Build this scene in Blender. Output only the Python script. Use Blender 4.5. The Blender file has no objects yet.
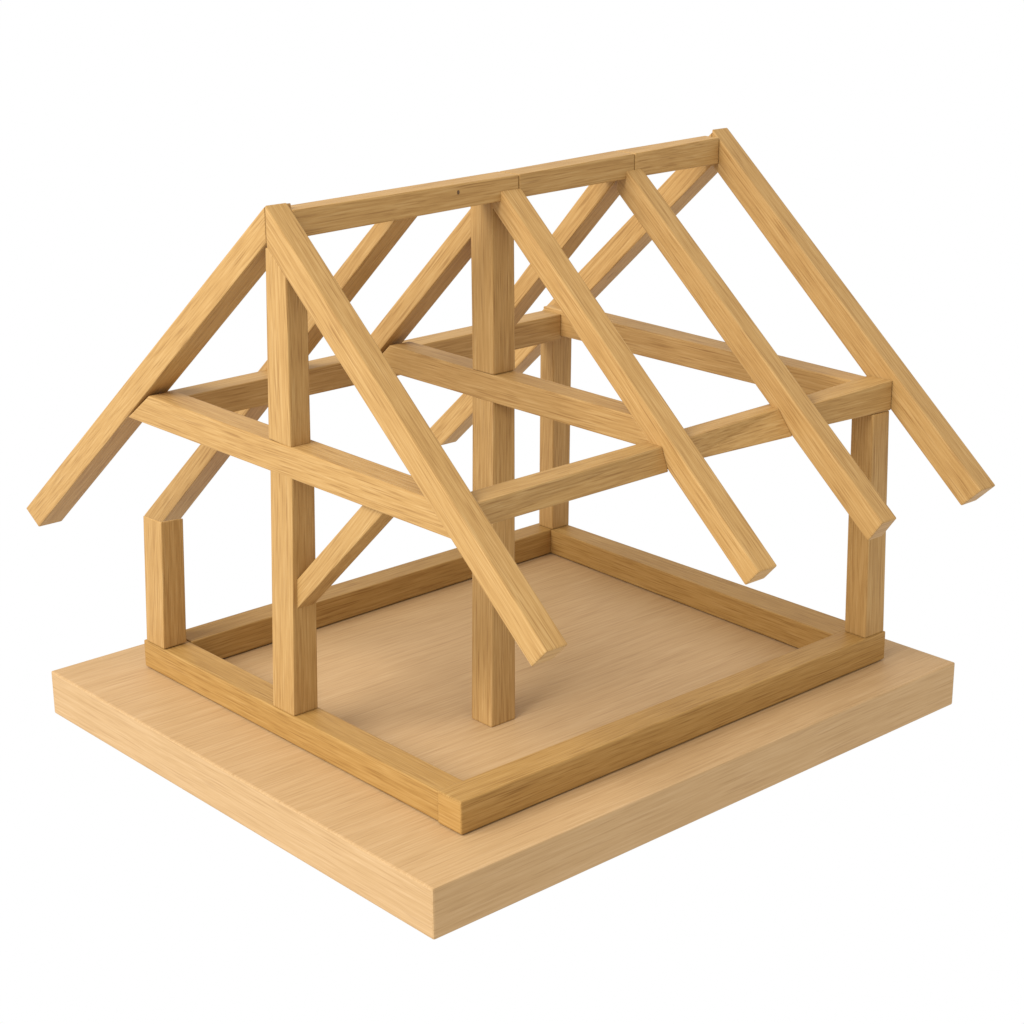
import bpy, bmesh, math, random
from mathutils import Vector, Matrix
random.seed(4)
S = bpy.context.scene

# ------------------------------------------------------------------ camera
cam_d = bpy.data.cameras.new('camera')
cam = bpy.data.objects.new('camera', cam_d)
S.collection.objects.link(cam)
S.camera = cam
CX, CY, CZ = 2.7786, -1.4391, 1.2703
yaw, pitch, roll = 2.4143, -0.3177, -0.0075
fwd = Vector((math.cos(pitch)*math.cos(yaw), math.cos(pitch)*math.sin(yaw), math.sin(pitch)))
rt = fwd.cross(Vector((0, 0, 1))).normalized()
up = rt.cross(fwd)
c, s = math.cos(roll), math.sin(roll)
r2, u2 = c*rt + s*up, -s*rt + c*up
m = Matrix.Identity(4)
for i in range(3):
    m[i][0], m[i][1], m[i][2] = r2[i], u2[i], -fwd[i]
m.translation = (CX, CY, CZ)
cam.matrix_world = m
cam_d.sensor_width = 36
cam_d.lens = 1962.22/1024*36
cam_d.clip_start = 0.05
cam_d.clip_end = 200

# ------------------------------------------------------------------ light: white studio, one large softbox
W = bpy.data.worlds.new('World'); S.world = W; W.use_nodes = True
# world white to the horizon; dimmer upper part added to deepen side-face shade
_n = W.node_tree.nodes; _l = W.node_tree.links
_tc = _n.new('ShaderNodeTexCoord'); _sp = _n.new('ShaderNodeSeparateXYZ'); _cr = _n.new('ShaderNodeValToRGB')
_l.new(_tc.outputs['Generated'], _sp.inputs[0]); _l.new(_sp.outputs['Z'], _cr.inputs['Fac'])
_cr.color_ramp.elements[0].position = .18; _cr.color_ramp.elements[0].color = (1, 1, 1, 1)
_cr.color_ramp.elements[1].position = .60; _cr.color_ramp.elements[1].color = (.9, .9, .9, 1)
_l.new(_cr.outputs['Color'], _n['Background'].inputs['Color'])
W.node_tree.nodes['Background'].inputs['Strength'].default_value = 1.0

def area(name, loc, target, size, power, col=(1, 1, 1)):
    d = bpy.data.lights.new(name, 'AREA'); d.shape = 'SQUARE'; d.size = size
    d.energy = power; d.color = col
    o = bpy.data.objects.new(name, d); S.collection.objects.link(o)
    o.location = loc
    o.rotation_euler = (Vector(target) - Vector(loc)).to_track_quat('-Z', 'Y').to_euler()
    return o
area('softbox', (0.0, -6.7, 6.0), (0.5, 0.5, 0.2), 6.0, 1120, (0.975, 1.0, 1.06))

S.view_settings.view_transform = 'Standard'
S.view_settings.look = 'None'
S.view_settings.exposure = 0
S.view_settings.gamma = 1
S.view_settings.use_curve_mapping = False

# ------------------------------------------------------------------ oak materials
def oak(name, dark, mid, light, fine=1.0, contrast=1.0, rough=0.55, pores=0.5, swap=False):
    """Grain runs along the object's own X axis."""
    M = bpy.data.materials.new(name); M.use_nodes = True
    nt = M.node_tree; N = nt.nodes; L = nt.links
    b = N['Principled BSDF']
    tc = N.new('ShaderNodeTexCoord'); oi = N.new('ShaderNodeObjectInfo')
    off = N.new('ShaderNodeVectorMath'); off.operation = 'SCALE'
    cmb = N.new('ShaderNodeCombineXYZ')
    mul = N.new('ShaderNodeMath'); mul.operation = 'MULTIPLY'; mul.inputs[1].default_value = 37.0
    L.new(oi.outputs['Random'], mul.inputs[0])
    for i in range(3): L.new(mul.outputs[0], cmb.inputs[i])
    add = N.new('ShaderNodeVectorMath'); add.operation = 'ADD'
    L.new(tc.outputs['Object'], add.inputs[0]); L.new(cmb.outputs[0], add.inputs[1])
    if swap:                      # grain laid across the object's X axis (edge faces)
        sp = N.new('ShaderNodeSeparateXYZ'); cb = N.new('ShaderNodeCombineXYZ')
        L.new(add.outputs[0], sp.inputs[0])
        L.new(sp.outputs['Y'], cb.inputs['X']); L.new(sp.outputs['X'], cb.inputs['Y']); L.new(sp.outputs['Z'], cb.inputs['Z'])
        add = cb
    # slow wander of the fibres
    wn = N.new('ShaderNodeTexNoise'); wn.inputs['Scale'].default_value = 3.5; wn.inputs['Detail'].default_value = 2
    L.new(add.outputs[0], wn.inputs['Vector'])
    ws = N.new('ShaderNodeVectorMath'); ws.operation = 'SUBTRACT'; ws.inputs[1].default_value = (.5, .5, .5)
    L.new(wn.outputs['Color'], ws.inputs[0])
    wm = N.new('ShaderNodeVectorMath'); wm.operation = 'SCALE'; wm.inputs['Scale'].default_value = 0.006
    L.new(ws.outputs[0], wm.inputs[0])
    ad2 = N.new('ShaderNodeVectorMath'); ad2.operation = 'ADD'
    L.new(add.outputs[0], ad2.inputs[0]); L.new(wm.outputs[0], ad2.inputs[1])
    def noise(sx, s, det, rgh=.55):
        mp = N.new('ShaderNodeMapping'); mp.inputs['Scale'].default_value = (sx, s, s)
        L.new(ad2.outputs[0], mp.inputs['Vector'])
        n = N.new('ShaderNodeTexNoise'); n.inputs['Scale'].default_value = 1
        n.inputs['Detail'].default_value = det; n.inputs['Roughness'].default_value = rgh
        L.new(mp.outputs[0], n.inputs['Vector'])
        return n.outputs['Fac']
    streak = noise(11*fine, 390*fine, 3, .65)
    band = noise(2.0*fine, 110*fine, 2)
    cloud = noise(5, 9, 2)
    pore = noise(13*fine, 480*fine, 1, .4)
    def ma(op, a, bb):
        n = N.new('ShaderNodeMath'); n.operation = op
        for i, v in enumerate((a, bb)):
            if isinstance(v, (int, float)): n.inputs[i].default_value = v
            else: L.new(v, n.inputs[i])
        return n.outputs[0]
    f = ma('ADD', ma('MULTIPLY', ma('SUBTRACT', streak, .5), 1.35*contrast),
           ma('ADD', ma('MULTIPLY', ma('SUBTRACT', band, .5), .16*contrast), ma('MULTIPLY', ma('SUBTRACT', cloud, .5), .15*contrast)))
    f = ma('ADD', f, .5)
    cr = N.new('ShaderNodeValToRGB')
    e = cr.color_ramp.elements
    e[0].position = 0.0; e[0].color = (*dark, 1)
    e[1].position = 1.0; e[1].color = (*light, 1)
    k = e.new(.5); k.color = (*mid, 1)
    L.new(f, cr.inputs['Fac'])
    # pores: thin darker ticks
    pr = N.new('ShaderNodeValToRGB')
    pr.color_ramp.elements[0].position = .58; pr.color_ramp.elements[0].color = (0, 0, 0, 1)
    pr.color_ramp.elements[1].position = .70; pr.color_ramp.elements[1].color = (1, 1, 1, 1)
    L.new(pore, pr.inputs['Fac'])
    mx = N.new('ShaderNodeMix'); mx.data_type = 'RGBA'; mx.blend_type = 'MULTIPLY'
    L.new(ma('MULTIPLY', pr.outputs['Color'], pores), mx.inputs['Factor'])
    L.new(cr.outputs['Color'], mx.inputs['A']); mx.inputs['B'].default_value = (.55, .45, .35, 1)
    # small board-to-board tone shift
    hv = N.new('ShaderNodeHueSaturation')
    L.new(mx.outputs['Result'], hv.inputs['Color'])
    L.new(ma('ADD', ma('MULTIPLY', oi.outputs['Random'], .10), .95), hv.inputs['Value'])
    L.new(hv.outputs['Color'], b.inputs['Base Color'])
    b.inputs['Roughness'].default_value = rough
    b.inputs['Specular IOR Level'].default_value = .2
    bp = N.new('ShaderNodeBump'); bp.inputs['Strength'].default_value = .1; bp.inputs['Distance'].default_value = .0006
    L.new(ma('SUBTRACT', streak, ma('MULTIPLY', pr.outputs['Color'], .4)), bp.inputs['Height'])
    L.new(bp.outputs[0], b.inputs['Normal'])
    return M

OAK = oak('oak_beam', (.27, .134, .036), (.415, .236, .076), (.53, .338, .136))
OAK_END = oak('oak_beam_end', (.30, .16, .055), (.45, .265, .10), (.56, .36, .16), fine=.6, contrast=1.2, pores=.4, swap=True)
SILL = oak('golden_oak_sill', (.23, .108, .024), (.365, .200, .054), (.475, .285, .098))
BOARD = oak('pale_board', (.38, .226, .092), (.475, .296, .134), (.555, .370, .19), fine=.8, contrast=.95, pores=.25)
BOARD_X = oak('pale_board_edge', (.38, .226, .092), (.475, .296, .134), (.555, .370, .19), fine=.8, contrast=1.05, pores=.3, swap=True)
SILL_END = oak('golden_oak_sill_end', (.26, .125, .028), (.40, .22, .06), (.50, .30, .11), swap=True)

# ------------------------------------------------------------------ builders
model = bpy.data.objects.new('timber_frame_model', None)
S.collection.objects.link(model)
model.location = (0.5, 0.567, -0.075)
model['label'] = 'pale oak scale model of an open timber house frame on a thick board'
model['category'] = 'model house'
bpy.context.view_layer.update()

def make(name, verts, faces, axis, mats, parent=model, bevel=.0024, alt=None, label=None):
    """mesh given in scene coordinates; its own X axis is laid along the grain"""
    X = Vector(axis).normalized()
    ref = Vector((0, 0, 1)) if abs(X.z) < .8 else Vector((0, 1, 0))
    Y = ref.cross(X).normalized(); Z = X.cross(Y)
    vs = [Vector(v) for v in verts]
    o0 = sum(vs, Vector()) / len(vs)
    mw = Matrix.Identity(4)
    for i in range(3): mw[i][0], mw[i][1], mw[i][2] = X[i], Y[i], Z[i]
    mw.translation = o0
    inv = mw.inverted()
    bm = bmesh.new()
    bv = [bm.verts.new(inv @ v) for v in vs]
    for f in faces: bm.faces.new([bv[i] for i in f])
    bmesh.ops.recalc_face_normals(bm, faces=bm.faces)
    main = list(bm.faces)
    if len(mats) > 1:
        for f in main:
            if abs(f.normal.x) > (.55 if alt is None else .8): f.material_index = 1
    bmesh.ops.bevel(bm, geom=list(bm.edges), offset=bevel, segments=2, profile=.6, affect='EDGES', clamp_overlap=True)
    me = bpy.data.meshes.new(name); bm.to_mesh(me); bm.free()
    for mt in mats: me.materials.append(mt)
    ob = bpy.data.objects.new(name, me)
    S.collection.objects.link(ob)
    ob.parent = parent
    ob.matrix_parent_inverse = parent.matrix_world.inverted()
    ob.matrix_world = mw
    if label: ob['label'] = label
    return ob

def gable(name, poly, y0, y1, axis2, mats=None, **k):
    """profile in the x-z plane, thickness along y"""
    n = len(poly)
    v = [(x, y0, z) for x, z in poly] + [(x, y1, z) for x, z in poly]
    f = [tuple(range(n)), tuple(range(2*n-1, n-1, -1))] + [(i, i+n, (i+1) % n+n, (i+1) % n) for i in range(n)]
    return make(name, v, f, (axis2[0], 0, axis2[1]), mats or [OAK, OAK_END], **k)

HEX = [(0, 1, 2, 3), (7, 6, 5, 4), (0, 4, 5, 1), (1, 5, 6, 2), (2, 6, 7, 3), (3, 7, 4, 0)]
def hexa(name, a, b, mats=None, **k):
    """a, b: the four corners of one end and of the other"""
    ca = sum((Vector(v) for v in a), Vector())/4; cb = sum((Vector(v) for v in b), Vector())/4
    return make(name, list(a)+list(b), HEX, cb-ca, mats or [OAK, OAK_END], **k)

def post(name, base, top, z0, z1, **k):
    """base, top = (x0, x1, y0, y1) footprints"""
    q = lambda r, z: [(r[0], r[2], z), (r[1], r[2], z), (r[1], r[3], z), (r[0], r[3], z)]
    return hexa(name, q(base, z0), q(top, z1), **k)

def along(name, A, B, ya, yb, **k):
    """long timber running in y; A, B = (x0, x1, z0, z1) of its two ends"""
    q = lambda r, y: [(r[0], y, r[2]), (r[1], y, r[2]), (r[1], y, r[3]), (r[0], y, r[3])]
    return hexa(name, q(A, ya), q(B, yb), **k)

# ------------------------------------------------------------------ base board
make('base_board',
     [(0, 0, -.0765), (1, 0, -.0765), (1, 1.135, -.0765), (0, 1.135, -.0765), (0, 0, 0), (1, 0, 0), (1, 1.135, 0), (0, 1.135, 0)],
     HEX, (0, 1, 0), [BOARD, BOARD_X], bevel=.003)

# ------------------------------------------------------------------ sill frame
GA = [SILL, SILL_END]
def sill_x(y0a, y1a, y0b, y1b, xa, xb, z1):
    return hexa('sill_beam', [(xa, y0a, .0022), (xa, y1a, .0022), (xa, y1a, z1), (xa, y0a, z1)],
                [(xb, y0b, .0022), (xb, y1b, .0022), (xb, y1b, z1), (xb, y0b, z1)], mats=GA)
sill_x(.126, .178, .1255, .174, .093, .8615, .049)
along('sill_beam', (.863, .9145, .0022, .052), (.863, .913, .0022, .052), .1225, 1.056, mats=GA)
along('sill_beam', (.102, .158, .0022, .050), (.092, .138, .0022, .050), .1785, 1.060, mats=GA)
sill_x(1.010, 1.056, .982, 1.050, .139, .8615, .050)

# ------------------------------------------------------------------ front gable
post('post', (.464, .519, .1265, .172), (.487, .542, .1265, .167), .0492, .440)
gable('king_post', [(.4845, .480), (.540, .477), (.547, .727), (.505, .763), (.499, .763)], .1275, .164, (0, 1))
gable('tie_beam', [(.092, .4335), (.902, .4290), (.847, .475), (.160, .482)], .1262, .1745, (1, 0))
gable('rafter', [(.5045, .822), (.5045, .770), (-.241, .165), (-.283, .190)], .1255, .172, (-.75, -.6))
gable('rafter', [(.506, .8235), (.506, .765), (1.056, .296), (1.0848, .325)], .125, .1635, (.75, -.66))
gable('knee_brace', [(.709, .4385), (.758, .4385), (.5265, .222), (.5275, .268)], .134, .168, (.7, .72))
hexa('corner_post', [(.102, .126, .0502), (.156, .126, .0502), (.156, .170, .0502), (.102, .170, .0502)],
     [(.118, .126, .274), (.173, .126, .275), (.173, .168, .273), (.118, .168, .250)], mats=[OAK])

# ------------------------------------------------------------------ ridge
along('ridge_beam', (.482, .519, .773, .8140), (.482, .530, .785, .8215), .1640, .5815)
along('ridge_beam', (.482, .530, .785, .8215), (.482, .530, .790, .829), .5825, .8335)
along('ridge_beam', (.482, .530, .790, .829), (.497, .530, .792, .8365), .8345, 1.0345)

# a small dark knot on the side of the front ridge piece
ridge = [o for o in model.children if o.name == 'ridge_beam'][0]
kb = bmesh.new(); bmesh.ops.create_uvsphere(kb, u_segments=12, v_segments=8, radius=.0030)
km = bpy.data.meshes.new('knot'); kb.to_mesh(km); kb.free()
KM = bpy.data.materials.new('dark_knot'); KM.use_nodes = True
KM.node_tree.nodes['Principled BSDF'].inputs['Base Color'].default_value = (.10, .05, .018, 1)
KM.node_tree.nodes['Principled BSDF'].inputs['Roughness'].default_value = .8
km.materials.append(KM)
kn = bpy.data.objects.new('knot', km); S.collection.objects.link(kn)
bpy.context.view_layer.update()
kn.parent = ridge; kn.matrix_parent_inverse = ridge.matrix_world.inverted()
kn.matrix_world = Matrix.Translation((.5270, .462, .807)) @ Matrix.Diagonal((.3, .8, 1.1, 1))

# ------------------------------------------------------------------ wall plates
hexa('wall_plate', [(.865, .1645, .4385), (.9105, .1645, .4385), (.9105, .1645, .474), (.865, .1645, .474)],
     [(.845, .572, .4326), (.893, .5445, .4326), (.879, .5445, .4685), (.843, .572, .4685)])
hexa('wall_plate', [(.848, .5905, .438), (.890, .5905, .438), (.888, .5905, .4745), (.848, .5905, .4745)],
     [(.843, .842, .4345), (.898, .8145, .4345), (.867, .8145, .4735), (.838, .842, .4735)])
along('wall_plate', (.858, .899, .439, .478), (.867, .915, .4385, .488), .8525, 1.0345)
along('wall_plate', (.128, .178, .431, .4745), (.130, .178, .434, .483), .1755, 1.001)

# ------------------------------------------------------------------ middle truss
gable('tie_beam', [(.190, .463), (.868, .459), (.815, .503), (.243, .5095)], .545, .59, (1, 0))
gable('king_post', [(.457, .507), (.509, .507), (.509, .7895), (.457, .7875)], .5445, .5905, (0, 1))
gable('rafter', [(.5305, .800), (.507, .797), (.507, .773), (1.046, .2985), (1.070, .3245)], .545, .586, (.75, -.66))
gable('rafter', [(.4815, .789), (.504, .800), (.504, .764), (.193, .4745), (.142, .4745)], .546, .589, (-.72, -.69))
hexa('post', [(.624, .390, .0003), (.672, .390, .0003), (.672, .440, .0003), (.624, .440, .0003)],
     [(.454, .546, .4625), (.505, .546, .4625), (.505, .593, .4625), (.454, .593, .4625)])

# ------------------------------------------------------------------ the other rafters
gable('rafter', [(.4815, .798), (.505, .800), (.505, .786), (-.264, .089), (-.2925, .093), (-.2925, .120)], .370, .414, (-.72, -.69))
gable('rafter', [(.4815, .812), (.505, .812), (.505, .785), (.198, .4745), (.158, .4745)], .815, .858, (-.7, -.71))
gable('rafter', [(.5305, .803), (.507, .800), (.507, .768), (1.050, .302), (1.0755, .3370)], .815, .851, (.75, -.66))
gable('rafter', [(.511, .843), (.511, .787), (-.222, .137), (-.262, .163)], 1.0355, 1.078, (-.72, -.69))
gable('rafter', [(.512, .848), (.512, .790), (1.0596, .3115), (1.095, .3450)], 1.035, 1.074, (.75, -.66))

# ------------------------------------------------------------------ rear wall
hexa('tie_beam', [(.128, 1.002, .441), (.128, 1.055, .441), (.128, 1.055, .490), (.128, 1.002, .490)],
     [(.866, .992, .4405), (.866, 1.034, .4405), (.866, 1.034, .485), (.866, .992, .485)])
post('corner_post', (.867, .911, 1.004, 1.053), (.869, .9125, .992, 1.034), .0522, .438)
post('corner_post', (.103, .142, 1.012, 1.056), (.124, .160, .998, 1.046), .0502, .436)
